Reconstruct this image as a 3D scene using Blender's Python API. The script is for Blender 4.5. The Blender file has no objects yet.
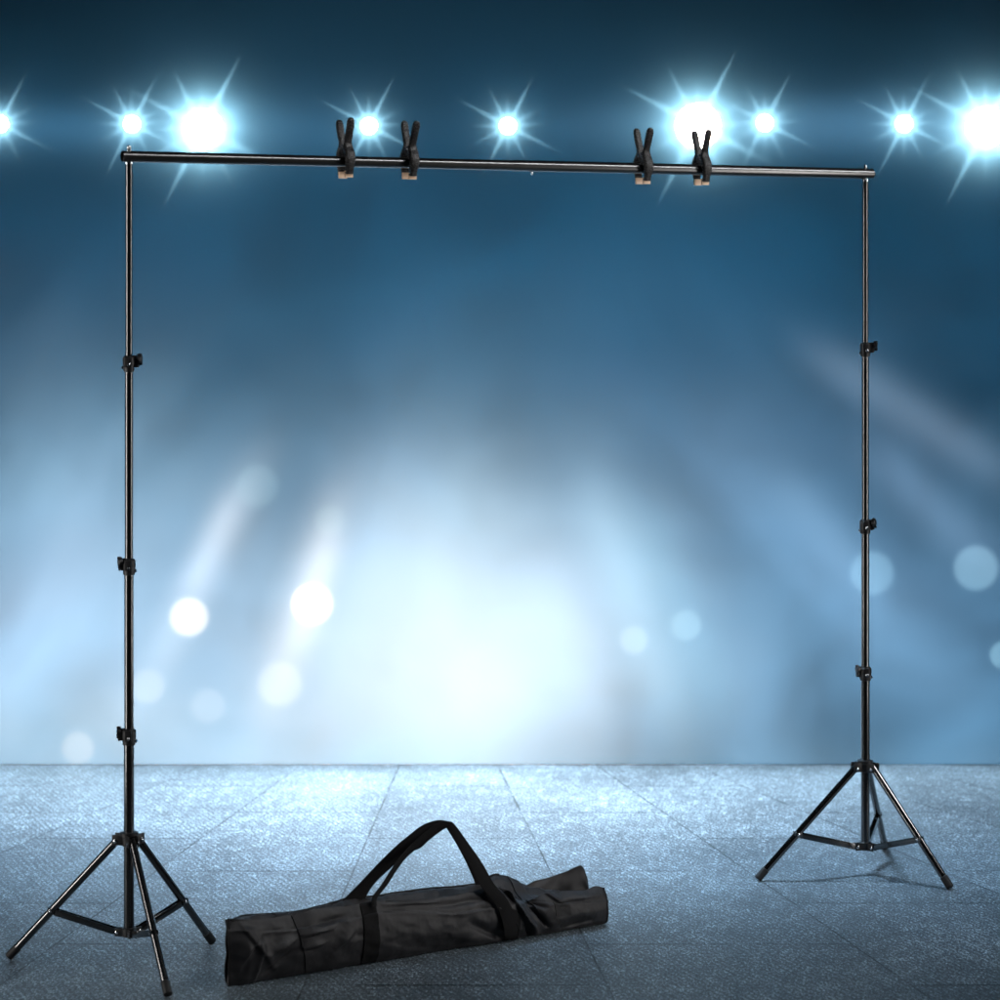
import bpy, bmesh, math, random
from mathutils import Vector, Matrix, noise
random.seed(7)
S = bpy.context.scene
C = S.collection
F = 2630.0          # focal length in photo pixels (1000 px wide)
HZ = 281.0          # horizon row
CH = 1.69           # eye height
WY = 9.18           # distance of the stage backdrop
pi = math.pi

def P(px, py, Y):                       # pixel + distance -> point
    return Vector(((px-500)/F*Y, Y, CH-(py-HZ)/F*Y))
def G(px, py):                          # pixel on the ground
    Y = F*CH/(py-HZ)
    return Vector(((px-500)/F*Y, Y, 0))

# ------------------------------------------------------------------ materials
def mat(name, base, rough=.5, metal=0, **kw):
    m = bpy.data.materials.new(name); m.use_nodes = True
    b = m.node_tree.nodes['Principled BSDF']
    b.inputs['Base Color'].default_value = (*base, 1)
    b.inputs['Roughness'].default_value = rough
    b.inputs['Metallic'].default_value = metal
    for k, v in kw.items(): b.inputs[k.replace('_', ' ')].default_value = v
    return m
def bump(m, scale, strength, dist=.001, vec=(1, 1, 1), detail=3, rvar=0):
    nt = m.node_tree; b = nt.nodes['Principled BSDF']
    tc = nt.nodes.new('ShaderNodeTexCoord'); mp = nt.nodes.new('ShaderNodeMapping')
    nz = nt.nodes.new('ShaderNodeTexNoise'); bp = nt.nodes.new('ShaderNodeBump')
    mp.inputs['Scale'].default_value = vec
    nz.inputs['Scale'].default_value = scale; nz.inputs['Detail'].default_value = detail
    bp.inputs['Strength'].default_value = strength; bp.inputs['Distance'].default_value = dist
    nt.links.new(tc.outputs['Object'], mp.inputs[0]); nt.links.new(mp.outputs[0], nz.inputs['Vector'])
    nt.links.new(nz.outputs['Fac'], bp.inputs['Height']); nt.links.new(bp.outputs[0], b.inputs['Normal'])
    if rvar:
        mr = nt.nodes.new('ShaderNodeMapRange'); r0 = b.inputs['Roughness'].default_value
        mr.inputs['To Min'].default_value = r0-rvar; mr.inputs['To Max'].default_value = r0+rvar
        nt.links.new(nz.outputs['Fac'], mr.inputs['Value']); nt.links.new(mr.outputs[0], b.inputs['Roughness'])
    return m
M = {}
M['black'] = bump(mat('black_enamel', (.006, .0056, .0055), .15, 0, Specular_IOR_Level=1.0, Coat_Weight=1.0, Coat_Roughness=.1), 60, .12, .0004, rvar=.05)
M['satin'] = mat('satin_black_bar', (.009, .0085, .008), .27, 0, Specular_IOR_Level=.9, Coat_Weight=.3, Coat_Roughness=.2)
M['plastic'] = bump(mat('black_plastic', (.010, .010, .011), .42), 900, .5, .0006, rvar=.08)
M['clampbody'] = bump(mat('pebbled_black_nylon', (.011, .010, .010), .26), 420, 1.0, .0016, rvar=.12)
M['rubber'] = bump(mat('black_rubber', (.008, .008, .008), .6), 300, .3, .0005)
M['steel'] = bump(mat('bright_steel', (.78, .8, .83), .18, 1), 400, .1, .0003)
M['orange'] = bump(mat('orange_rubber', (1.0, .70, .48), .45), 300, .3, .0004)
M['web'] = bump(mat('black_webbing', (.0085, .0082, .0085), .8, 0, Specular_IOR_Level=.25), 700, .8, .001, (1, 1, 3))
M['fabric'] = bump(mat('charcoal_nylon_cloth', (.0150, .0143, .0165), .52, 0, Specular_IOR_Level=.42, Sheen_Weight=.12, Sheen_Roughness=.4), 1100, .35, .0006, detail=2)
M['strapcloth'] = bump(mat('dark_nylon_strap', (.022, .021, .023), .65, 0, Specular_IOR_Level=.35), 900, .5, .0008)
M['lining'] = mat('black_lining', (.006, .006, .007), .9)
M['tape'] = bump(mat('black_edge_tape', (.009, .0085, .009), .7), 800, .5, .0006)
M['backdrop'] = mat('matt_dark_blue_backdrop_cloth', (.011, .030, .048), 1.0, 0, Specular_IOR_Level=0.0)
M['flange'] = mat('white_lamp_flange', (.8, .8, .8), .5)
def emis(name, col, s):
    m = mat(name, (.9, .9, .9), .3); b = m.node_tree.nodes['Principled BSDF']
    b.inputs['Emission Color'].default_value = (*col, 1); b.inputs['Emission Strength'].default_value = s
    return m
M['lens'] = emis('lit_lamp_glass', (.86, .95, 1), 2.6)

# expression helper for node trees
class E:
    nt = None
    def __init__(s, v): s.v = v
    @staticmethod
    def op(o, *a):
        n = E.nt.nodes.new('ShaderNodeMath'); n.operation = o
        for i, x in enumerate(a):
            x = x.v if isinstance(x, E) else x
            if isinstance(x, (int, float)): n.inputs[i].default_value = x
            else: E.nt.links.new(x, n.inputs[i])
        return E(n.outputs[0])
    def __add__(s, o): return E.op('ADD', s, o)
    __radd__ = __add__
    def __sub__(s, o): return E.op('SUBTRACT', s, o)
    def __rsub__(s, o): return E.op('SUBTRACT', o, s)
    def __mul__(s, o): return E.op('MULTIPLY', s, o)
    __rmul__ = __mul__
    def __truediv__(s, o): return E.op('DIVIDE', s, o)
    def __rtruediv__(s, o): return E.op('DIVIDE', o, s)
    def __pow__(s, o): return E.op('POWER', s, o)
def eabs(a): return E.op('ABSOLUTE', a)
def emax(a, b): return E.op('MAXIMUM', a, b)
def emin(a, b): return E.op('MINIMUM', a, b)
def eexp(a): return E.op('EXPONENT', a)

# ------------------------------------------------------------------ mesh helpers
def link(name, bm, m, parent=None, smooth=True):
    me = bpy.data.meshes.new(name)
    bmesh.ops.recalc_face_normals(bm, faces=bm.faces)
    bm.to_mesh(me); bm.free()
    for mm in (m if isinstance(m, list) else [m]): me.materials.append(mm)
    if smooth:
        for p in me.polygons: p.use_smooth = True
        try: me.set_sharp_from_angle(angle=math.radians(38))
        except Exception: pass
    o = bpy.data.objects.new(name, me); C.objects.link(o)
    if parent: o.parent = parent
    return o
def tag(o, label=None, cat=None, group=None, kind=None):
    if label: o['label'] = label
    if cat: o['category'] = cat
    if group: o['group'] = group
    if kind: o['kind'] = kind
    return o
def empty(name, loc, label, cat, group=None, rz=0):
    o = bpy.data.objects.new(name, None); C.objects.link(o)
    o.location = loc; o.rotation_euler = (0, 0, rz); o.empty_display_size = .05
    return tag(o, label, cat, group)
def frame(d):
    d = Vector(d).normalized()
    a = Vector((0, 0, 1)) if abs(d.z) < .95 else Vector((1, 0, 0))
    x = a.cross(d).normalized(); y = d.cross(x)
    return x, y, d
def tube(bm, p0, p1, r0, r1=None, n=28, ch=0, hollow=0):
    """closed round bar with small chamfered ends, or an open tube end"""
    p0, p1 = Vector(p0), Vector(p1); r1 = r0 if r1 is None else r1
    x, y, d = frame(p1-p0); L = (p1-p0).length
    ch = min(ch, L/3)
    prof = [(0, r0-ch)] + ([(ch, r0)] if ch else []) + ([(L-ch, r1)] if ch else []) + [(L, r1-ch)]
    if hollow: prof = [(.02, r0-hollow), (0, r0-hollow)]+prof+[(L, r1-hollow), (L-.02, r1-hollow)]
    rings = []
    for t, r in prof:
        rings.append([bm.verts.new(p0+d*t+(x*math.cos(2*pi*k/n)+y*math.sin(2*pi*k/n))*r) for k in range(n)])
    for a, b in zip(rings, rings[1:]):
        for k in range(n): bm.faces.new((a[k], a[(k+1) % n], b[(k+1) % n], b[k]))
    bm.faces.new(rings[0][::-1]); bm.faces.new(rings[-1])
def lathe(bm, c, axis, prof, n=28):
    c = Vector(c); x, y, d = frame(axis); rings = []
    for t, r in prof:
        rings.append([bm.verts.new(c+d*t+(x*math.cos(2*pi*k/n)+y*math.sin(2*pi*k/n))*max(r, 1e-5)) for k in range(n)])
    for a, b in zip(rings, rings[1:]):
        for k in range(n): bm.faces.new((a[k], a[(k+1) % n], b[(k+1) % n], b[k]))
    bm.faces.new(rings[0][::-1]); bm.faces.new(rings[-1])
def box(bm, c, s, rot=None, bev=.001):
    mx = Matrix.Translation(Vector(c)) @ (rot.to_4x4() if rot else Matrix())
    r = bmesh.ops.create_cube(bm, size=1, matrix=mx @ Matrix.Diagonal((*s, 1)))
    if bev:
        es = list({e for v in r['verts'] for e in v.link_edges})
        bmesh.ops.bevel(bm, geom=es, offset=bev, segments=2, affect='EDGES', profile=.6)
def interp(pts, x):
    if x <= pts[0][0]: return pts[0][1]
    for (a, b), (c, d) in zip(pts, pts[1:]):
        if x <= c: return b+(d-b)*(x-a)/max(c-a, 1e-9)
    return pts[-1][1]
def catmull(P_, k=8):
    P_ = [Vector(p) for p in P_]; out = []
    Q = [P_[0]*2-P_[1]]+P_+[P_[-1]*2-P_[-2]]
    for i in range(1, len(Q)-2):
        for j in range(k):
            t = j/k; a, b, c, d = Q[i-1:i+3]
            out.append(.5*((2*b)+(c-a)*t+(2*a-5*b+4*c-d)*t*t+(3*b-a-3*c+d)*t*t*t))
    out.append(P_[-1]); return out
def loft(bm, path, th, wd, side, n=20, power=3.2):
    """rounded bar of oblong section along path; side = unit vector of its width"""
    side = Vector(side); rings = []
    for i, p in enumerate(path):
        t = (path[min(i+1, len(path)-1)]-path[max(i-1, 0)]).normalized()
        nn = side.cross(t).normalized()
        ring = []
        for k in range(n):
            a = 2*pi*k/n; ca, sa = math.cos(a), math.sin(a)
            ex = 2/power
            ring.append(bm.verts.new(p+side*(wd[i]/2*math.copysign(abs(ca)**ex, ca))+nn*(th[i]/2*math.copysign(abs(sa)**ex, sa))))
        rings.append(ring)
    for a, b in zip(rings, rings[1:]):
        for k in range(n): bm.faces.new((a[k], a[(k+1) % n], b[(k+1) % n], b[k]))
    bm.faces.new(rings[0][::-1]); bm.faces.new(rings[-1])

# ------------------------------------------------------------------ setting: floor and backdrop
bm = bmesh.new()
vs = [bm.verts.new(v) for v in ((-9, -3, 0), (9, -3, 0), (9, WY+2, 0), (-9, WY+2, 0))]
bm.faces.new(vs)
m = bpy.data.materials.new('speckled_stone_paving'); m.use_nodes = True
nt = m.node_tree; E.nt = nt; b = nt.nodes['Principled BSDF']
geo = nt.nodes.new('ShaderNodeNewGeometry'); sp = nt.nodes.new('ShaderNodeSeparateXYZ')
nt.links.new(geo.outputs['Position'], sp.inputs[0])
X, Y = E(sp.outputs[0]), E(sp.outputs[1])
PX, PY = -.2455, 11.727                     # the point the paving courses radiate from
q = ((X-PX)/(PY-Y)-(.0208+.144*.5))/.1345   # course number
qi = E.op('ROUND', q)
dist = eabs(q-qi)*.1345*(PY-Y)              # metres to the nearest radial joint
col = E.op('FLOOR', q)
par = E.op('FLOORED_MODULO', col, 2.0)
yy = (Y-7.53+par*.39)/.83
dy = eabs(yy-E.op('ROUND', yy))*.83
tid = col*7.31+E.op('FLOOR', yy+.5*0)*3.77
def noise_tex(vec, scale, detail=2, rough=.5, dist_=0):
    n = nt.nodes.new('ShaderNodeTexNoise'); nt.links.new(vec, n.inputs['Vector'])
    n.inputs['Scale'].default_value = scale; n.inputs['Detail'].default_value = detail
    n.inputs['Roughness'].default_value = rough; n.inputs['Distortion'].default_value = dist_
    return E(n.outputs['Fac'])
def mapping(scale, rot=0):
    mp = nt.nodes.new('ShaderNodeMapping'); nt.links.new(geo.outputs['Position'], mp.inputs[0])
    mp.inputs['Scale'].default_value = scale; mp.inputs['Rotation'].default_value = (0, 0, rot)
    return mp.outputs[0]
def sstep(x, lo, hi):
    mr = nt.nodes.new('ShaderNodeMapRange'); mr.interpolation_type = 'SMOOTHSTEP'
    nt.links.new(x.v, mr.inputs['Value'])
    mr.inputs['From Min'].default_value = lo; mr.inputs['From Max'].default_value = hi
    return E(mr.outputs[0])
wob = (noise_tex(mapping((1, 1, 1)), 40, 3)-.5)*.004
joint = emax(1-sstep(dist+wob*.4, .0010, .0040), (1-sstep(dy+wob, .002, .009))*.8)
fine = noise_tex(mapping((1, .42, 1)), 185, 3, .7)
vo = nt.nodes.new('ShaderNodeTexVoronoi'); nt.links.new(mapping((1, .42, 1), .12), vo.inputs['Vector']); vo.inputs['Scale'].default_value = 270
vs_ = nt.nodes.new('ShaderNodeSeparateColor'); nt.links.new(vo.outputs['Color'], vs_.inputs[0]); cell = E(vs_.outputs[0])
fine2 = .30+cell*.40
mid = noise_tex(mapping((1, .45, 1)), 26, 4, .6)
big = noise_tex(mapping((1, .6, 1)), 2.3, 4, .6)
ribs = E.op('SINE', noise_tex(mapping((1, 1, 1)), 3, 2)*5+(X*1.0+Y*.42)*330)   # faint brushed ribs
wn = nt.nodes.new('ShaderNodeTexWhiteNoise'); wn.noise_dimensions = '1D'; nt.links.new(tid.v, wn.inputs['W'])
tone = E(wn.outputs['Value'])
g = fine*.60+fine2*.22+mid*.14+ribs*.020+(big-.5)*.12+.02
dark = sstep(g, .40, .53); lite = sstep(g, .525, .60)
spark = sstep(cell, .86, .97)*sstep(mid, .40, .62)
alb = (.045+dark*.10+lite*.27+spark*.22)*(.85+tone*.3)*(.72+big*.5)
alb = alb*(1-joint*(.42+.9*sstep(noise_tex(mapping((1, 1, 1)), 5, 3), .38, .62)*.6))
cc = nt.nodes.new('ShaderNodeCombineColor')
nt.links.new((alb*.78).v, cc.inputs[0]); nt.links.new((alb*.99).v, cc.inputs[1]); nt.links.new((alb*1.14).v, cc.inputs[2])
nt.links.new(cc.outputs[0], b.inputs['Base Color'])
nt.links.new((.40-lite*.12+mid*.12).v, b.inputs['Roughness'])
bp = nt.nodes.new('ShaderNodeBump'); bp.inputs['Strength'].default_value = .7; bp.inputs['Distance'].default_value = .0022
nt.links.new((g*1.4-joint*.8).v, bp.inputs['Height']); nt.links.new(bp.outputs[0], b.inputs['Normal'])
b.inputs['Specular IOR Level'].default_value = .5
tag(link('ground', bm, m, None, False), kind='structure')

bm = bmesh.new(); prof = [(WY, .001), (WY, 1.2), (WY, 2.4), (WY, 4.6), (WY+.02, 4.6), (WY+.02, .3), (WY+.02, .001)]
ringL = [bm.verts.new((-8, y, z)) for y, z in prof]; ringR = [bm.verts.new((8, y, z)) for y, z in prof]
for k in range(len(prof)):
    j = (k+1) % len(prof); bm.faces.new((ringL[k], ringL[j], ringR[j], ringR[k]))
tag(link('backdrop', bm, M['backdrop']), kind='structure')

# ------------------------------------------------------------------ unseen spots added to cast the backdrop's glow, shafts and discs
ALB = (.011, .030, .048)
def cone_spot(name, pos, target, size, energy, col, radius=0.0):
    l = bpy.data.lights.new(name, 'SPOT'); l.energy = energy; l.color = col
    l.spot_size = min(size, math.radians(175)); l.spot_blend = .15; l.shadow_soft_size = radius; l.use_shadow = True
    o = bpy.data.objects.new(name, l); C.objects.link(o); o.location = pos
    o.rotation_euler = (Vector(target)-Vector(pos)).to_track_quat('-Z', 'Y').to_euler()
    return o
def wall_hit(l, pos):
    """nodes giving the backdrop pixel position this ray will strike"""
    l.use_nodes = True; nt = l.node_tree; E.nt = nt
    geo = nt.nodes.new('ShaderNodeNewGeometry'); s = nt.nodes.new('ShaderNodeSeparateXYZ')
    nt.links.new(geo.outputs['Incoming'], s.inputs[0])
    ix, iy, iz = (E(s.outputs[k]) for k in range(3))
    D = WY-pos[1]; sc = F/WY
    hx = (ix/iy)*(D*sc)+(500+pos[0]*sc)
    hy = (HZ+(CH-pos[2])*sc)-(iz/iy)*(D*sc)
    return hx, hy, eabs(iy), nt.nodes['Emission']
def profile(hx, hy, c, kind, sx, sy, rot):
    ca, sa = math.cos(rot), math.sin(rot)
    dx, dy = hx-c[0], hy-c[1]
    u = (dx*ca+dy*sa)/sx; v = (dy*ca-dx*sa)/sy
    if kind == 'gauss': return eexp((u*u+v*v)*-.5)
    if kind == 'disc':                     # hard-focused pool with a slightly soft rim
        r = E.op('SQRT', u*u+v*v); return emin(emax((1.0-r)*3.4+.5, 0.0), 1.0)
    if kind == 'beam': return eexp((u*u)*(u*u)*-.6)*eexp((v*v)*-.8)
    if kind == 'dome': return eexp((u*u+v*v)**1.6*-.6)
K = 4*pi*pi
def added_pool(c, sx, sy, colr, kind='gauss', rot=0, pos=None, rad=0.0, smoke=0, seed=0, stretch=(1, 1), srot=0):
    """an added, unseen spot casting one soft pool on the backdrop; c, sx, sy in photo pixels there"""
    W = P(c[0], c[1], WY)
    if pos is None:
        pos = Vector((W.x*.6, 6.9, 5.6))
    D = WY-pos[1]; colr = tuple(a/b_ for a, b_ in zip(colr, ALB)); mx = max(colr)
    ext = {'gauss': 3.3, 'disc': 1.3, 'beam': 2.4, 'dome': 2.4}[kind]*max(sx, sy)*WY/F
    ax = (W-Vector(pos)).normalized(); a_ = 0
    for k in range(16):
        q_ = W+Vector((math.cos(k*pi/8)*ext, 0, math.sin(k*pi/8)*ext)); a_ = max(a_, ax.angle(q_-Vector(pos)))
    size = min(2*a_/.96, math.radians(165))
    o = cone_spot('added_backdrop_spot', pos, W, size+.02, K*mx*D*D, tuple(x/mx for x in colr), rad)
    hx, hy, ay, em = wall_hit(o.data, pos)
    f = profile(hx, hy, c, kind, sx, sy, rot)/emax(ay*ay*ay, .02)
    f = f*emin(emax((765.6-hy)*.45, 0.0), 1.0)          # cut-off: keeps the added light off the floor
    if smoke:                                            # noise makes the added pool uneven, like smoke
        nt = E.nt; cx = nt.nodes.new('ShaderNodeCombineXYZ'); nz = nt.nodes.new('ShaderNodeTexNoise')
        ca, sa = math.cos(srot), math.sin(srot)
        nt.links.new(((hx*ca+hy*sa)*(.01*stretch[0])+seed*3.7).v, cx.inputs[0]); nt.links.new(((hy*ca-hx*sa)*(.01*stretch[1])+seed*1.3).v, cx.inputs[1])
        nt.links.new(cx.outputs[0], nz.inputs['Vector']); nz.inputs['Scale'].default_value = .62
        nz.inputs['Detail'].default_value = 3.5; nz.inputs['Roughness'].default_value = .5; nz.inputs['Distortion'].default_value = .5
        f = f*emax((E(nz.outputs['Fac'])-.5)*(2.6*smoke)+1.0, 0.05)
    E.nt.links.new(f.v, em.inputs['Strength'])
    return o
# broad washes
added_pool((500, 250), 900, 120, (.002, .033, .074), smoke=.8, seed=1)
added_pool((500, 90), 900, 80, (.004, .014, .024))
added_pool((480, 800), 800, 235, (.082, .215, .36), smoke=.85, seed=2)
added_pool((20, 620), 190, 165, (.15, .225, .30), smoke=.9, seed=3, stretch=(.5, 1.3), srot=-1.0)
added_pool((470, 670), 92, 88, (.42, .38, .33), 'gauss')
added_pool((462, 560), 75, 105, (.17, .24, .29), 'gauss', smoke=.6, seed=4)
added_pool((470, 650), 190, 125, (.20, .27, .32), smoke=.6, seed=5)
added_pool((110, 740), 260, 45, (.11, .12, .10), smoke=.4, seed=11)
added_pool((500, 768), 700, 20, (.04, .06, .07), smoke=.4, seed=12)
added_pool((290, 700), 220, 100, (.21, .22, .23), smoke=.7, seed=6)
added_pool((820, 520), 200, 95, (.035, .07, .12), 'gauss', .6, smoke=.9, seed=7, stretch=(.6, 1.6), srot=.7)
added_pool((60, 470), 170, 55, (.04, .085, .12), 'gauss', -.25, smoke=1, seed=8)
added_pool((440, 330), 200, 60, (.008, .032, .055), 'gauss', 0, smoke=1.2, seed=9)
# soft shafts
for (x0, y0, x1, y1, w, c) in ((250, 478, 150, 680, 17, (.17, .17, .14)), (232, 500, 190, 590, 12, (.14, .13, .11)), (335, 505, 268, 710, 17, (.22, .20, .15)),
        (330, 540, 300, 640, 13, (.20, .18, .13)), (820, 355, 1000, 470, 18, (.070, .095, .105)), (875, 450, 985, 560, 20, (.05, .075, .09)),
        (785, 480, 870, 590, 18, (.04, .065, .075)), (595, 500, 672, 720, 24, (.15, .21, .20)), (640, 520, 715, 700, 24, (.05, .09, .085)),
        (555, 560, 600, 740, 30, (.12, .13, .12)), (90, 520, -60, 740, 36, (.08, .09, .09)), (190, 470, 40, 700, 40, (.05, .07, .07)),
        (400, 470, 300, 740, 36, (.10, .12, .12)), (600, 440, 760, 740, 40, (.05, .08, .09)), (700, 420, 880, 660, 36, (.03, .05, .06)),
        (830, 560, 990, 730, 34, (.03, .05, .06)), (150, 380, 20, 540, 34, (.03, .05, .055))):
    L = math.hypot(x1-x0, y1-y0)
    c = (c[0]*1.15, c[1]*1.15, c[2]*1.4)
    added_pool(((x0+x1)/2, (y0+y1)/2), L/2, w*1.12, c, 'beam', math.atan2(y1-y0, x1-x0))
# round pools of light
for (x, y, r, c) in ((189, 617, 19, (.55, .45, .30)), (312, 604, 20, (.85, .65, .4)), (280, 684, 22, (.14, .12, .10)), (148, 686, 17, (.13, .12, .10)),
        (208, 706, 17, (.10, .09, .08)), (78, 748, 16, (.18, .14, .1)), (257, 486, 21, (.05, .08, .08)), (686, 625, 15, (.09, .13, .13)),
        (634, 640, 14, (.12, .14, .13)), (872, 573, 21.5, (.09, .16, .20)), (976, 568, 22, (.12, .20, .24)), (1004, 655, 14, (.12, .22, .26)), (330, 520, 15, (.05, .07, .06))):
    added_pool((x, y), r, r, c, 'disc')

# ------------------------------------------------------------------ stage lamps set in the backdrop
def star_light(big):  # unseen spot added before each lens to cast its halo and star rays
    l = bpy.data.lights.new('lamp_glow_big' if big else 'lamp_glow_small', 'SPOT')
    D = .55; l.spot_size = math.radians(124 if big else 86); l.spot_blend = .3; l.shadow_soft_size = 0
    l.color = (1, .76, .60)
    l.use_nodes = True; nt = l.node_tree; E.nt = nt
    geo = nt.nodes.new('ShaderNodeNewGeometry'); s = nt.nodes.new('ShaderNodeSeparateXYZ')
    nt.links.new(geo.outputs['Incoming'], s.inputs[0])
    ix, iy, iz = (E(s.outputs[k]) for k in range(3)); sc = F/WY
    x = (ix/iy)*(D*sc); y = (iz/iy)*(D*sc); ay = eabs(iy)
    r2 = x*x+y*y; z = 1.0 if not big else 1.62
    def halo(a, e): return 1.0/((r2*(1/(a*a))+1.0)**e)
    tot = halo(13*z, 2.5)*7.0
    if big: tot = halo(33, 3.1)*11.0+(1.0/((x*x*(1/85**2)+y*y*(1/34**2)+1.0)**2.2))*.30
    tot = tot+halo(34*z, 2.0)*.16
    for ang, L, wd, st in ((63, 70, 2.6, 1.5), (243, 74, 2.8, 1.2), (91, 36, 2.4, 1.0), (117, 50, 2.6, 1.1), (152, 74, 2.6, 1.1),
                           (-27, 76, 2.6, 1.1), (3, 42, 3, .9), (180, 40, 3, .9), (27, 44, 2.5, .8), (208, 46, 2.5, .8), (270, 42, 2.2, .8), (-62, 48, 2.8, .9)):
        L = L*(1.05 if L > 60 else 1.2)*(1.0 if not big else 1.38); wd = wd*(1 if not big else 1.7)
        a = math.radians(ang); u = x*math.cos(a)+y*math.sin(a); v = y*math.cos(a)-x*math.sin(a)
        t = emin(emax(1.0-u*(1/L), 0.0), 1.0)
        ray = t*t*eexp((v*v)/(t*t*(wd*wd)+.12)*-1.0)*emin(emax(u*.12, 0.0), 1.0)
        tot = tot+ray*(st*(2.0 if big else 1.15))
    E.nt.links.new((tot/emax(ay*ay*ay, .05)).v, nt.nodes['Emission'].inputs['Strength'])
    l.energy = K*D*D*20
    return l, D
SL = {b_: star_light(b_) for b_ in (False, True)}
lamps = ((0, 124, 0, 'small glowing lamp cut by the left edge of the picture'),
         (132, 124, 0, 'small star-shaped lamp just above the left end of the crossbar'),
         (203, 129, 1, 'large dazzling lamp above the left part of the crossbar, beside a small lamp'),
         (369, 126, 0, 'small star-shaped lamp shining between the two left clamps'),
         (508, 126, 0, 'small star-shaped lamp above the middle of the crossbar, between the clamp pairs'),
         (698, 126, 1, 'large dazzling oval lamp behind the clamp nearest the right stand'),
         (765, 123, 0, 'small star-shaped lamp close right of the large central-right lamp'),
         (904, 124, 0, 'small star-shaped lamp right of the crossbar, above the right stand'),
         (986, 127, 1, 'large dazzling lamp cut by the right edge of the picture'))
for x, y, bg, lab in lamps:
    c = P(x, y, WY)
    e = empty('stage_lamp', c, lab, 'stage lamp', 'stage lamps glowing in a row across the backdrop')
    r = .070 if bg else .028
    if x == 698: r = .078
    bm = bmesh.new(); lathe(bm, (0, 0, 0), (0, -1, 0), [(0, r), (r*.03, r*.985), (r*.06, r*.9), (r*.085, r*.72), (r*.1, r*.45), (r*.105, .002)], 48)
    link('lens', bm, M['lens'], e)
    bm = bmesh.new(); lathe(bm, (0, .021, 0), (0, 1, 0), [(0, r*.95), (.02, r*.95), (.12, r*.8), (.15, r*.4)], 40)
    link('housing', bm, M['plastic'], e)
    l, D = SL[bool(bg)]
    o = bpy.data.objects.new('lamp_glow', l); C.objects.link(o)
    o.location = (c.x, c.y-D, c.z); o.rotation_euler = (pi/2, 0, 0)
added_pool((200, 128), 120, 22, (.02, .07, .13)); added_pool((740, 126), 130, 20, (.035, .09, .15)); added_pool((950, 124), 110, 20, (.03, .08, .14))
added_pool((40, 128), 60, 14, (.015, .05, .09))

# ------------------------------------------------------------------ light for the floor and the objects
def area(name, loc, target, sx, sy, rad, col=(1, 1, 1), spread=180):
    l = bpy.data.lights.new(name, 'AREA'); l.shape = 'RECTANGLE'; l.size = sx; l.size_y = sy
    l.energy = rad*sx*sy*pi; l.color = col; l.spread = math.radians(spread)
    o = bpy.data.objects.new(name, l); C.objects.link(o); o.location = loc
    o.rotation_euler = (Vector(target)-Vector(loc)).to_track_quat('-Z', 'Y').to_euler(); return o
area('softbox_strip', (-2.9, 5.6, 1.36), (.2, 7.0, 1.2), .18, 2.68, 8.0, (1, .97, .94), 95)
area('softbox_strip', (3.6, 5.9, 1.36), (.2, 7.0, 1.2), .20, 2.68, 8.0, (1, .97, .94), 95)
o = area('softbox_bank', (2.9, 5.6, 4.4), (0, 6.9, 1.9), .26, 4.0, 6.3, (.97, .98, 1), 70)
zl = (Vector((2.9, 5.6, 4.4))-Vector((0, 6.9, 1.9))).normalized(); yl = Vector((.888, .46, 0)); yl = (yl-zl*yl.dot(zl)).normalized(); xl = yl.cross(zl)
o.rotation_euler = Matrix((xl, yl, zl)).transposed().to_euler()

# cool unseen spots added above the frame to brighten the floor
def floor_wash(x, y, gx, gy, sx, sy, c, rad=.40, z=4.3):
    pos = Vector((x, y, z)); mx = max(c)
    o = cone_spot('added_floor_spot', pos, (x, y-.1, 0), math.radians(165), 4*pi*pi*mx*z*z, tuple(k/mx for k in c), rad)
    l = o.data; l.use_nodes = True; nt = l.node_tree; E.nt = nt
    geo = nt.nodes.new('ShaderNodeNewGeometry'); s = nt.nodes.new('ShaderNodeSeparateXYZ')
    nt.links.new(geo.outputs['Incoming'], s.inputs[0]); ix, iy, iz = (E(s.outputs[k]) for k in range(3))
    hx = x-(ix/iz)*z; hy = y-(iy/iz)*z; u = (hx-gx)/sx; v = (hy-gy)/sy; az = eabs(iz)
    nt.links.new((eexp((u*u+v*v)*-.5)*emin(emax((9.30-hy)*14.0, 0.0), 1.0)/emax(az*az*az, .03)).v, nt.nodes['Emission'].inputs['Strength'])
floor_wash(-.1, 8.9, -.20, 8.35, .62, .50, (1.5, 1.7, 1.9))
floor_wash(-.4, 8.9, -.42, 8.45, 1.35, .42, (2.5, 3.1, 3.7))
floor_wash(-.4, 8.9, -.4, 9.00, 1.9, .32, (4.0, 4.9, 5.6))
floor_wash(-.1, 8.9, -.10, 7.62, 1.35, .42, (1.15, 1.7, 2.3))

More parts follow.
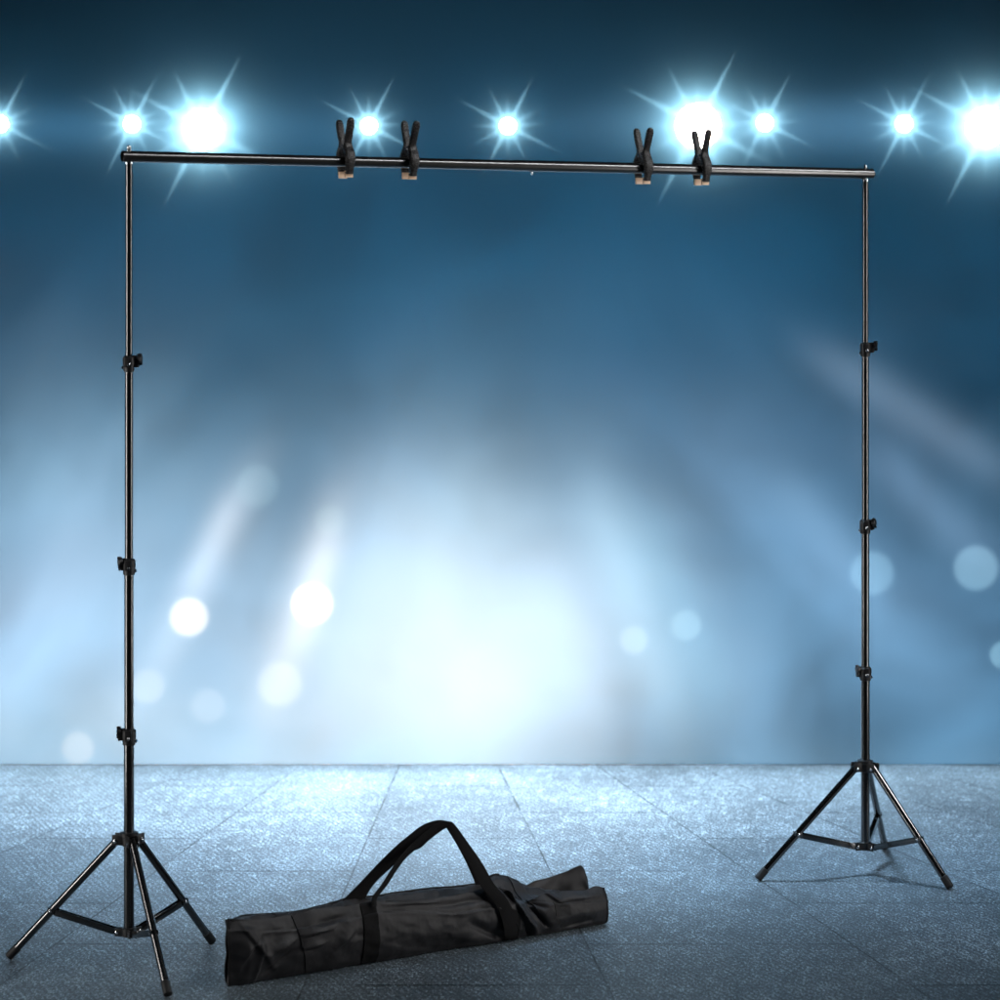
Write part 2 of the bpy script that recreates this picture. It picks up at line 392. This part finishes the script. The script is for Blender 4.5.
# ------------------------------------------------------------------ light stands
def stand(name, lab, colx, top_y, base, Yd, feet, hub_y, low_y, cols, footR, att):
    s = F/Yd
    e = empty(name, (base.x, base.y, 0), lab, 'light stand', 'tripod light stands holding up the crossbar')
    def zz(py): return CH-(py-HZ)/s
    ztop, zhub, zlow = zz(top_y), zz(hub_y), zz(low_y)
    L = {'base': e}
    rs = [.0128, .0116, .0104, .0088]
    zc = sorted([zz(c[0]) for c in cols])              # collar heights, bottom up
    cuts = [zlow-.012]+zc+[ztop]
    for i in range(4):
        bm = bmesh.new(); tube(bm, (0, 0, cuts[i]), (0, 0, cuts[i+1]), rs[i], ch=.001)
        link('pole_section', bm, M['black'], e)
    # spigot and wing tip that come up through the crossbar
    bm = bmesh.new(); lathe(bm, (0, 0, ztop-.004), (0, 0, 1), [(0, .0105), (.005, .0105), (.006, .006), (.034, .006), (.036, .0042), (.040, .0058), (.044, .0055), (.047, .003)])
    link('spigot', bm, M['steel'], e)
    for (py, side, knobside, kind) in cols:
        z = zz(py); i = sorted([zz(c[0]) for c in cols]).index(z)
        r = rs[i]
        bm = bmesh.new()
        lathe(bm, (0, 0, z-.022), (0, 0, 1), [(0, r+.0005), (.001, r+.0028), (.017, r+.0036), (.0175, r+.005), (.036, r+.0048), (.0375, r+.003), (.041, rs[i+1]+.001)])
        box(bm, (0, -(r+.003), z+.002), (.017, .012, .026), None, .002)
        d = Vector((math.cos(side), math.sin(side), 0))
        rot = Matrix.Rotation(side, 3, 'Z')
        box(bm, d*(r+.006)+Vector((0, 0, z+.004)), (.016, .014, .030), rot, .0022)
        co = link('collar', bm, M['plastic'], e)
        # knob
        dk = Vector((math.cos(knobside), math.sin(knobside), 0))
        bm = bmesh.new(); c0 = Vector((0, 0, z+.010))
        tube(bm, c0+dk*(r-.002), c0+dk*(r+kind), .0042, n=14)
        lathe(bm, c0+dk*(r+kind-.002), dk, [(0, .006), (.002, .0095), (.010, .0105), (.012, .008)], 18)
        tt = Vector((-dk.y, dk.x, 0)); rk = Matrix.Rotation(knobside, 3, 'Z')
        box(bm, c0+dk*(r+kind+.005)+Vector((0, 0, -.001)), (.011, .007, .030), rk @ Matrix.Rotation(.35, 3, 'X'), .002)
        link('knob', bm, M['plastic'], co)
        bm = bmesh.new(); nd = -d if abs(d.x) > .5 else Vector((-1, 0, 0))
        lathe(bm, Vector((0, 0, z-.012))+nd*(r+.001), nd, [(0, .0045), (.006, .0045), (.007, .003)], 12)
        link('bolt', bm, M['steel'], co); bm = bmesh.new()
        lathe(bm, Vector((.002, -(r+.008), z-.004)), (0, -1, 0), [(0, .0042), (.003, .0042), (.004, .003)], 12)
        link('bolt', bm, M['steel'], co)
    # upper hub
    bm = bmesh.new()
    lathe(bm, (0, 0, zhub-.020), (0, 0, 1), [(0, .0135), (.002, .0175), (.024, .0185), (.026, .023), (.034, .023), (.036, .014)])
    hub = bm
    low = bmesh.new()
    lathe(low, (0, 0, zlow-.014), (0, 0, 1), [(0, .013), (.002, .0175), (.022, .0175), (.024, .014)])
    bh, bl = [], []
    for ft in feet:
        a, footR = ft; d = Vector((math.cos(a), math.sin(a), 0)); n_ = Vector((-d.y, d.x, 0))
        rot = Matrix.Rotation(a, 3, 'Z')
        for s_ in (-1, 1):
            box(hub, d*.026+n_*s_*.0115+Vector((0, 0, zhub-.004)), (.028, .003, .026), rot, .001)
            box(low, d*.022+n_*s_*.0075+Vector((0, 0, zlow-.003)), (.024, .0025, .020), rot, .0008)
            bh.append(bmesh.new()); bl.append(bmesh.new())
            lathe(bh[-1], d*.031+n_*s_*.0128+Vector((0, 0, zhub-.007)), n_*s_, [(0, .005), (.0022, .005), (.0035, .003)], 14)
            lathe(bl[-1], d*.028+n_*s_*.0086+Vector((0, 0, zlow-.003)), n_*s_, [(0, .0042), (.0022, .0042), (.003, .0025)], 14)
        p0 = d*.029+Vector((0, 0, zhub-.005)); p1 = d*footR+Vector((0, 0, .010))
        bm = bmesh.new(); dd = (p1-p0).normalized()
        tube(bm, p0-dd*.006, p1, .0100, ch=.0008)
        leg = link('leg', bm, M['black'], e)
        bm = bmesh.new(); tube(bm, p1-dd*.030, p1+dd*.006, .0112, ch=.002)
        link('rubber_foot', bm, M['rubber'], leg)
        # brace from the leg to the lower hub
        q1 = p0+(p1-p0)*att; q0 = d*.026+Vector((0, 0, zlow-.003))
        bm = bmesh.new(); br = (q1-q0).normalized(); up = br.cross(n_).normalized()
        R3 = Matrix((br, n_, -up)).transposed()
        mid_ = (q0+q1)/2; Lb = (q1-q0).length
        box(bm, mid_+n_*.0062, (Lb+.010, .0016, .0150), R3, .0005)
        box(bm, mid_-n_*.0062, (Lb+.010, .0016, .0150), R3, .0005)
        box(bm, mid_-up*.0082, (Lb-.02, .0140, .0016), R3, .0005)
        bra = link('brace', bm, M['black'], e)
        bm = bmesh.new()
        box(bm, q1, (.020, .019, .012), R3, .001)
        lk = link('pivot', bm, M['black'], leg)
        for s_ in (-1, 1):
            bm = bmesh.new(); lathe(bm, q1+n_*s_*.0095, n_*s_, [(0, .0040), (.0022, .0040), (.003, .0025)], 12)
            link('rivet', bm, M['steel'], bra)
    h = link('leg_hub', hub, M['plastic'], e)
    for q_ in bh: link('bolt', q_, M['steel'], h)
    h = link('brace_hub', low, M['plastic'], e)
    for q_ in bl: link('bolt', q_, M['steel'], h)
    return e, ztop
YL, YR = 6.49, 7.511
bL = Vector(((129-500)/F*YL, YL, 0)); bR = Vector(((865.3-500)/F*YR, YR, 0))
def ang(l): return [(math.radians(a), r) for a, r in l]
r_ = math.radians
stand('light_stand', 'black tripod light stand on the left, the nearer and bigger of the two', 129, 162.5, bL, YL, ang(((168, .312), (-65, .310), (50, .280))), 838, 931,
      [(363, r_(0), r_(-5), .012), (566, r_(180), r_(200), .006), (736, r_(182), r_(186), .007)], .308, .61)
stand('light_stand', 'black tripod light stand on the right, the farther and smaller of the two', 865.3, 180, bR, YR, ang(((-162, .330), (-45, .290), (72, .328))), 765, 845,
      [(349, r_(0), r_(-8), .014), (526, r_(0), r_(-25), .010), (673, r_(180), r_(200), .006)], .316, .61)

# ------------------------------------------------------------------ crossbar
A0 = P(129, 156.6, YL); B0 = P(865.3, 173.8, YR)
bd = (B0-A0).normalized(); A1 = A0-bd*.018; B1 = B0+bd*.024
t = (532-500)/F; # where the joint falls on screen
def bar_at(px):
    k = (px-500)/F
    s_ = (k*A1.y-A1.x)/(bd.x-k*bd.y); return A1+bd*s_
e = empty('crossbar', (A0+B0)/2, 'long black metal crossbar laid across the tops of both stands', 'crossbar')
off = -((A0+B0)/2); J = bar_at(532)
bm = bmesh.new(); tube(bm, A1+off, J+off, .0142, ch=.0012, n=40, hollow=.0025); link('bar_section', bm, M['satin'], e)
bm = bmesh.new(); tube(bm, J-bd*.06+off, B1+off, .0152, ch=.0012, n=40, hollow=.0025); s2 = link('bar_section', bm, M['satin'], e)
bm = bmesh.new(); lathe(bm, J+off-Vector((0, 0, .0148)), (0, 0, -1), [(0, .0032), (.008, .0032), (.010, .0018)], 12); link('locking_button', bm, M['steel'], s2)

# ------------------------------------------------------------------ spring clamps
def clamp(px, lab, tilt):
    c = bar_at(px)
    rz = math.atan2(bd.y, bd.x)-pi/2           # local +x faces the camera side of the bar
    e = empty('spring_clamp', c, lab, 'clamp', 'spring clamps gripping the crossbar', rz)
    e.rotation_euler = (0, tilt, rz)
    for s_ in (1, -1):
        pts = catmull([(s_*a, 0, b_) for a, b_ in ((.0385, .110), (.034, .095), (.026, .073), (.017, .050), (.0175, .034), (.0255, .020), (.029, .004), (.027, -.012), (.0235, -.026), (.0225, -.033))], 6)
        n = len(pts)-1
        th = [interp([(0, .006), (.035, .0115), (.1, .013), (.35, .012), (.5, .015), (.62, .018), (.8, .013), (1, .010)], i/n) for i in range(n+1)]
        wd = [1.12*interp([(0, .008), (.035, .0155), (.1, .018), (.33, .017), (.45, .024), (.68, .025), (.85, .018), (1, .017)], i/n) for i in range(n+1)]
        bm = bmesh.new(); loft(bm, pts, th, wd, (0, 1, 0), 24, 3.6)
        # raised grip ribs on the handle
        for k in range(5):
            p = pts[3+k*3]; tdir = (pts[4+k*3]-pts[2+k*3]).normalized()
            rot = Matrix((Vector((0, 1, 0)).cross(tdir), Vector((0, 1, 0)), tdir)).transposed()
            box(bm, p, (.0148, .0125, .0035), rot, .001)
        arm = link('clamp_arm', bm, M['clampbody'], e)
        bm = bmesh.new(); box(bm, (s_*.0185, 0, -.0335), (.0085, .0220, .0175), None, .0012)
        pad = link('jaw_pad', bm, M['orange'], arm)
        bm = bmesh.new(); tube(bm, (s_*.0225, -.0118, -.030), (s_*.0225, .0118, -.030), .0022, n=12)
        link('pin', bm, M['plastic'], pad)
    # pivot pin and coil spring
    bm = bmesh.new(); tube(bm, (0, -.0165, .036), (0, .0165, .036), .0035, n=16, ch=.0008); link('pivot_pin', bm, M['steel'], e)
    bm = bmesh.new(); path = []
    for k in range(90):
        a = k/90*2*pi*4; path.append(Vector((.0072*math.cos(a), -.009+.018*k/90, .036+.0072*math.sin(a))))
    rings = []
    for i, p in enumerate(path):
        tt = (path[min(i+1, 89)]-path[max(i-1, 0)]).normalized(); x, y, _ = frame(tt)
        rings.append([bm.verts.new(p+(x*math.cos(k*pi/3)+y*math.sin(k*pi/3))*.0011) for k in range(6)])
    for a_, b_ in zip(rings, rings[1:]):
        for k in range(6): bm.faces.new((a_[k], a_[(k+1) % 6], b_[(k+1) % 6], b_[k]))
    link('spring', bm, M['steel'], e)
clamp(345.5, 'black spring clamp with orange jaw pads, the one nearest the left stand', -.03)
clamp(409.5, 'black spring clamp with orange jaw pads, right clamp of the left pair', .05)
clamp(643, 'black spring clamp with orange jaw pads, left clamp of the right pair', .02)
clamp(701.5, 'black spring clamp with orange jaw pads nearest the right stand', 0)

# ------------------------------------------------------------------ carry bag
ga, gb = G(228, 988), G(607, 924.5)
u_ = (gb-ga).normalized(); w_ = Vector((-u_.y, u_.x, 0)); Ltot = (gb-ga).length
def at(px, py, off=0.0):                # pixel -> (s, z) on the vertical plane `off` behind the bag's front
    o = ga+w_*off; k = (px-500)/F
    s_ = (k*o.y-o.x)/(u_.x-k*u_.y); Yy = o.y+u_.y*s_
    return s_, CH-(py-HZ)*Yy/F
TH = .105
top_f = [(230, 921), (262, 921.5), (292, 917), (312, 911), (335, 909.5), (357, 906.5), (374, 903.5), (420, 901), (450, 898.5), (483, 891), (497, 887), (512, 892), (522, 903), (532, 904), (540, 899), (550, 894), (560, 893), (575, 892), (588, 892.5), (595, 888.5), (600, 887), (606, 889), (612, 892)]
top_b = [(231, 916), (260, 914), (290, 912), (309, 908), (344, 898), (365, 896.5), (420, 888.5), (450, 886.5), (479, 883), (490, 873), (504, 875), (520, 883.5), (530, 886), (545, 888), (560, 891), (612, 889)]
zf = sorted(at(x, y, 0) for x, y in top_f); zb = sorted(at(x, y, TH) for x, y in top_b)
def smooth_interp(tab, s, w=.010):
    return sum(interp(tab, s+k*w)*g_ for k, g_ in ((-2, .1), (-1, .2), (0, .4), (1, .2), (2, .1)))
# creases on the front: image line, half width (m), depth (m)
cre = [((242, 926), (272, 968), .007, .005), ((262, 934), (241, 968), .006, -.005), ((262, 974), (299, 945), .007, -.006), ((268, 955), (294, 938), .006, .005),
       ((236, 931), (262, 931), .004, .004), ((300, 935), (330, 928), .006, .006), ((318, 925), (345, 918), .005, -.005), ((300, 948), (322, 942), .005, .004),
       ((385, 906), (440, 903), .005, .004), ((440, 908), (487, 900), .006, -.005), ((450, 935), (500, 948), .014, .006), ((470, 925), (502, 940), .008, -.006),
       ((486, 892), (500, 915), .006, .007), ((498, 882), (516, 905), .006, -.008), ((508, 884), (520, 915), .006, .009), ((516, 900), (542, 908), .005, -.008),
       ((518, 912), (534, 934), .007, .009), ((528, 906), (544, 926), .005, -.010), ((522, 925), (530, 938), .006, -.006), ((548, 893), (560, 903), .006, .005),
       ((515, 930), (506, 915), .004, .006), ((560, 900), (600, 896), .006, .003), ((252, 985), (262, 940), .006, .004), ((400, 945), (480, 950), .015, -.004),
       ((330, 950), (352, 930), .009, .004), ((560, 928), (590, 920), .008, -.004)]
cre = [(at(*a), at(*b_), w, d) for a, b_, w, d in cre]
seam = sorted(at(x, y) for x, y in ((234, 930), (258, 932), (296, 929), (330, 923), (357, 917.5), (378, 912.5), (410, 911), (452, 913), (490, 907), (505, 903), (540, 903), (560, 903), (608, 900)))
def crease(s, z):
    d = 0; amp = 1.5+.5*max(0, min(1, (s-.72)/.1))
    for (s0, z0), (s1, z1), w, dep in cre:
        dx, dz = s1-s0, z1-z0; LL = dx*dx+dz*dz
        t_ = max(0, min(1, ((s-s0)*dx+(z-z0)*dz)/LL)); qx, qz = s0+dx*t_-s, z0+dz*t_-z
        # one side steeper, as real folds are
        side = (dx*(z-z0)-dz*(s-s0))/math.sqrt(LL)
        ww = w*(1.6 if side > 0 else .75)
        d += amp*dep*math.exp(-(qx*qx+qz*qz)/(ww*ww))*math.sin(pi*(.12+.76*t_))
    return d
NR = 96
def section(s, r):
    """point on the bag skin; s along the bag, r in 0..1 round the section from front bottom over the top to the back bottom"""
    f, b_ = smooth_interp(zf, s), smooth_interp(zb, s)
    endl = max(0, 1-s/.05); endr = max(0, 1-(Ltot-s)/.08)
    e_ = min(1, s/.11); e_ = e_*e_*(3-2*e_)
    th = TH*(.16+.84*e_)*(1-.25*endr)
    b_ += (TH-th)*.2
    bul = .018*(1-endl)*(1-endr*.7)
    if r < .46:
        k = r/.46; z = f*(1-(1-k)**1.15) if k < 1 else f
        z = f*k; w = -bul*math.sin(pi*min(1, k*.98+.02))**.8+.012*k**3
        if k < .12: w += .005*(1-k/.12)**2
        w -= crease(s, z)
        w -= .0045*noise.noise((s*12, z*14, 0))+.0022*noise.noise((s*26+z*30, z*40-s*12, 4))+.0005*noise.noise((s*110, z*110, 9))
        sz = smooth_interp(seam, s); dz = z-sz
        w += .0026*math.exp(-(dz/.0022)**2)-.0012*math.exp(-((dz+.005)/.003)**2)
        w += .0018*(1 if dz > 0 else 0)*min(1, dz/.004) if dz > 0 else 0
    elif r < .58:
        k = (r-.46)/.12; w = .012+(th-.024)*k
        z = f+(b_-f)*k-(.020+.02*endr)*math.sin(pi*k)**.7*(1-endl*.3)+.0035*noise.noise((s*25, k*3, 2))
        z += .010*math.exp(-((k-.82)/.12)**2)+.002*noise.noise((s*60, k*4, 5))
    else:
        k = (r-.58)/.42; z = b_*(1-k); w = th-.012*(1-k)**3+bul*math.sin(pi*k)*.9
        w += .004*noise.noise((s*14, z*18, 7))+.003*noise.noise((s*40, z*30, 8))
        if k > .88: w -= .016*((k-.88)/.12)**2
    jx = .0035*noise.noise((0, z*20, w*12))*(endl+endr)
    return s+jx, w, max(.0022, z+.0022)
def toW(s, w, z): return ga+u_*s+w_*w+Vector((0, 0, z))
org = toW(Ltot/2, TH/2, 0)
bag = empty('carry_bag', org, 'long black nylon carry bag with webbing handles lying on the paving', 'bag')
def bagp(s, w, z): return toW(s, w, z)-org
bm = bmesh.new(); NS = 330; grid = []
for i in range(NS+1):
    s = Ltot*i/NS
    grid.append([bm.verts.new(bagp(*section(s, k/NR))) for k in range(NR+1)])
for i in range(NS):
    for k in range(NR): bm.faces.new((grid[i][k], grid[i+1][k], grid[i+1][k+1], grid[i][k+1]))
    bm.faces.new((grid[i][NR], grid[i+1][NR], grid[i+1][0], grid[i][0]))
for i, sg in ((0, 1), (NS, -1)):        # puckered ends
    ring = grid[i]; cen = sum((v.co for v in ring), Vector())/len(ring)
    prev = ring
    for sh, inn in ((.93, .004), (.6, .012), (.2, .014)):
        nr = [bm.verts.new(cen+(v.co-cen)*sh+u_*sg*inn) for v in ring]
        for k in range(NR+1):
            j = (k+1) % (NR+1); bm.faces.new((prev[k], prev[j], nr[j], nr[k]))
        prev = nr
    bm.faces.new(prev)
link('bag_body', bm, M['fabric'], bag)

def patch(name, srange, rrange, off, m, ns=10, nr=40, slant=0, parent=bag, edge=.0):
    """cloth strip lying on the bag's skin, following every fold; closed, a few mm thick"""
    bm = bmesh.new(); top, bot = [], []
    for i in range(ns+1):
        a, b_ = [], []
        for k in range(nr+1):
            r = rrange[0]+(rrange[1]-rrange[0])*k/nr
            s = srange[0]+(srange[1]-srange[0])*i/ns+slant*(k/nr-.5)
            p = Vector(section(s, r)); p1 = Vector(section(s+.004, r)); p2 = Vector(section(s, min(r+.012, 1)))
            n_ = (p2-p).cross(p1-p)
            n_ = n_.normalized() if n_.length > 1e-9 else Vector((0, -1, 0))
            c_ = Vector((0, TH/2, .05))
            if n_.dot(Vector((0, p.y, p.z))-c_) < 0: n_ = -n_
            hh = p+n_*off; ll = p-n_*.001
            a.append(bm.verts.new(bagp(hh.x, hh.y, max(hh.z, .002)))); b_.append(bm.verts.new(bagp(ll.x, ll.y, max(ll.z, .001))))
        top.append(a); bot.append(b_)
    for i in range(ns):
        for k in range(nr):
            bm.faces.new((top[i][k], top[i+1][k], top[i+1][k+1], top[i][k+1]))
            bm.faces.new((bot[i][k], bot[i][k+1], bot[i+1][k+1], bot[i+1][k]))
        bm.faces.new((top[i][0], bot[i][0], bot[i+1][0], top[i+1][0])); bm.faces.new((top[i][nr], top[i+1][nr], bot[i+1][nr], bot[i][nr]))
    for k in range(nr):
        bm.faces.new((top[0][k], top[0][k+1], bot[0][k+1], bot[0][k])); bm.faces.new((top[ns][k], bot[ns][k], bot[ns][k+1], top[ns][k+1]))
    return link(name, bm, m, parent)
def sx(px, py): return at(px, py)[0]
patch('webbing_strap', (sx(361, 940), sx(376, 936)), (.01, .455), .0028, M['web'], 10, 70, .004)
patch('webbing_strap', (sx(503.5, 930), sx(516.5, 930)), (.01, .30), .0028, M['web'], 10, 50, .000)
patch('cinch_strap', (sx(297, 940), sx(310, 938)), (.02, .60), .0026, M['strapcloth'], 10, 90, -.040)
patch('cinch_strap', (sx(535, 915), sx(546, 912)), (.14, .60), .0026, M['strapcloth'], 10, 80, -.052)
patch('stitched_patch', (sx(552, 920), sx(567, 918)), (.20, .36), .0016, M['tape'], 10, 30)
patch('edge_binding', (.000, .006), (.02, .98), .0022, M['tape'], 4, 120)
patch('edge_binding', (Ltot-.004, Ltot), (.02, .98), .0014, M['tape'], 4, 120)
# zip flap: piping along the rear lip of the opening
def tube_path(name, pts, r, m, parent, n=8):
    bm = bmesh.new(); rings = []
    for i, p in enumerate(pts):
        tt = (pts[min(i+1, len(pts)-1)]-pts[max(i-1, 0)]).normalized(); x, y, _ = frame(tt)
        rings.append([bm.verts.new(p+(x*math.cos(2*pi*k/n)+y*math.sin(2*pi*k/n))*r) for k in range(n)])
    for a_, b_ in zip(rings, rings[1:]):
        for k in range(n): bm.faces.new((a_[k], a_[(k+1) % n], b_[(k+1) % n], b_[k]))
    bm.faces.new(rings[0][::-1]); bm.faces.new(rings[-1]); return link(name, bm, m, parent)
tube_path('zip_piping', [bagp(*section(Ltot*(.01+.74*i/160), .584)) for i in range(161)], .0028, M['tape'], bag)
tube_path('zip_piping', [bagp(*section(Ltot*(.01+.74*i/160), .463)) for i in range(161)], .0022, M['tape'], bag)

def sheet(name, L_, R_, m, parent=bag, th=.002, n=1):
    """strap between two edge paths (lists of (px, py, off)); given a real thickness"""
    a = catmull([bagp(*(lambda q_: (q_[0], o, q_[1]))(at(x, y, o))) for x, y, o in L_], 8)
    b_ = catmull([bagp(*(lambda q_: (q_[0], o, q_[1]))(at(x, y, o))) for x, y, o in R_], 8)
    bm = bmesh.new(); NC = 6; up, dn = [], []
    for i in range(len(a)):
        j0, j1 = max(i-1, 0), min(i+1, len(a)-1)
        nn = (b_[i]-a[i]).cross(a[j1]-a[j0]).normalized()
        if nn.dot(w_) > 0: nn = -nn
        ru, rd = [], []
        for k in range(NC+1):
            p = a[i].lerp(b_[i], k/NC); cv = nn*(.0015*math.sin(pi*k/NC)+.0004*noise.noise(p*60))
            ru.append(bm.verts.new(p+cv+nn*th/2)); rd.append(bm.verts.new(p+cv-nn*th/2))
        up.append(ru); dn.append(rd)
    for i in range(len(a)-1):
        for k in range(NC):
            bm.faces.new((up[i][k], up[i][k+1], up[i+1][k+1], up[i+1][k])); bm.faces.new((dn[i][k], dn[i+1][k], dn[i+1][k+1], dn[i][k+1]))
        bm.faces.new((up[i][0], up[i+1][0], dn[i+1][0], dn[i][0])); bm.faces.new((up[i][NC], dn[i][NC], dn[i+1][NC], up[i+1][NC]))
    for i in (0, len(a)-1):
        bm.faces.new(up[i]+dn[i][::-1])
    return link(name, bm, m, parent)
# rear handle: wide band that climbs on the left, then drops behind on the right
sheet('handle', [(340, 904, .085), (345, 898, .085), (359, 884, .082), (376, 866, .072), (394, 848, .060), (410, 834.5, .052), (423, 825, .048), (437, 820.3, .046), (448, 821.3, .046), (453, 824, .05), (466, 842, .065), (478, 862, .08), (486, 880, .09), (488, 890, .09)],
      [(362, 904, .085), (365, 898, .085), (374, 884, .082), (391, 867.5, .072), (408, 853.5, .060), (420, 848, .052), (428, 841, .048), (438, 833, .046), (446, 828, .046), (447.5, 829.5, .05), (457, 845, .065), (467, 864, .08), (475, 883, .09), (477, 891, .09)], M['web'])
# front handle: edge-on on the left, folds over at the grip, comes down across the front
sheet('handle', [(372, 906, -.006), (372.5, 897, .002), (382, 884, .010), (391, 870, .020), (400, 857, .032), (410, 846, .040), (424, 833, .040), (438, 823, .038), (449, 821.5, .036), (455, 825, .034), (468, 843, .026), (482, 863, .010), (494, 884, -.008), (509, 902, -.022), (517, 925, -.026), (517, 935, -.024)],
      [(377, 906, -.006), (377, 898, .004), (387, 885, .016), (396, 871, .030), (405, 859, .042), (416, 849, .048), (428, 839, .046), (439, 831, .044), (446, 827, .042), (447.5, 829, .038), (458, 845, .028), (470, 865, .012), (481, 886, -.006), (497, 907, -.020), (503.5, 926, -.026), (504, 936, -.024)], M['web'])

# open end: rear panel standing up behind the front one
def panel(name, outline_top, outline_bot, off0, off1, m, th=.004, curl=0):
    bm = bmesh.new(); n = 40; mrow = 18; F_, B_ = [], []
    x0, x1 = outline_top[0][0], outline_top[-1][0]
    for i in range(n+1):
        px = x0+(x1-x0)*i/n; yt, yb = interp(outline_top, px), interp(outline_bot, px)
        fr, bk = [], []
        for k in range(mrow+1):
            v = k/mrow; py = yb+(yt-yb)*v; o = off0+(off1-off0)*v+.008*math.sin(pi*i/n)+.006*noise.noise((i*.12, k*.14, 3))+curl*(i/n)**3
            s_, z_ = at(px, py, o)
            fr.append(bm.verts.new(bagp(s_, o, max(z_, .004)))); bk.append(bm.verts.new(bagp(s_, o+th, max(z_, .004))))
        F_.append(fr); B_.append(bk)
    for i in range(n):
        for k in range(mrow):
            bm.faces.new((F_[i][k], F_[i+1][k], F_[i+1][k+1], F_[i][k+1])); bm.faces.new((B_[i][k], B_[i][k+1], B_[i+1][k+1], B_[i+1][k]))
        bm.faces.new((F_[i][0], B_[i][0], B_[i+1][0], F_[i+1][0])); bm.faces.new((F_[i][mrow], F_[i+1][mrow], B_[i+1][mrow], B_[i][mrow]))
    for k in range(mrow):
        bm.faces.new((F_[0][k], F_[0][k+1], B_[0][k+1], B_[0][k])); bm.faces.new((F_[n][k], B_[n][k], B_[n][k+1], F_[n][k+1]))
    o = link(name, bm, m, bag)
    tp = [(F_[i][mrow].co if False else None) for i in range(0)]
    return o
panel('end_flap', [(524, 887), (535, 881), (548, 878), (558, 874.5), (567, 871.5), (575, 867.5), (581, 865.2), (584, 868), (588, 880), (589.5, 893)],
      [(524, 905), (589.5, 905)], .070, .085, M['fabric'])

# ------------------------------------------------------------------ world, camera, render settings
w = bpy.data.worlds.new('World'); S.world = w; w.use_nodes = True
w.node_tree.nodes['Background'].inputs[0].default_value = (.012, .03, .05, 1)
w.node_tree.nodes['Background'].inputs[1].default_value = .15
cam = bpy.data.cameras.new('camera'); co = bpy.data.objects.new('camera', cam); C.objects.link(co)
co.location = (0, 0, CH); co.rotation_euler = (pi/2, 0, 0)
cam.sensor_width = 36; cam.lens = 36*F/1000; cam.shift_y = -(500-HZ)/1000; cam.clip_end = 200; cam.clip_start = .1
S.camera = co
cam.dof.use_dof = True; cam.dof.focus_distance = 6.95; cam.dof.aperture_fstop = 3.0
S.render.resolution_x = S.render.resolution_y = 1024
S.view_settings.view_transform = 'Standard'; S.view_settings.look = 'None'; S.view_settings.gamma = 1; S.view_settings.exposure = 0
S.render.engine = 'CYCLES'
S.cycles.use_denoising = True
S.cycles.max_bounces = 6; S.cycles.diffuse_bounces = 3; S.cycles.sample_clamp_indirect = 4
S.cycles.use_light_tree = True
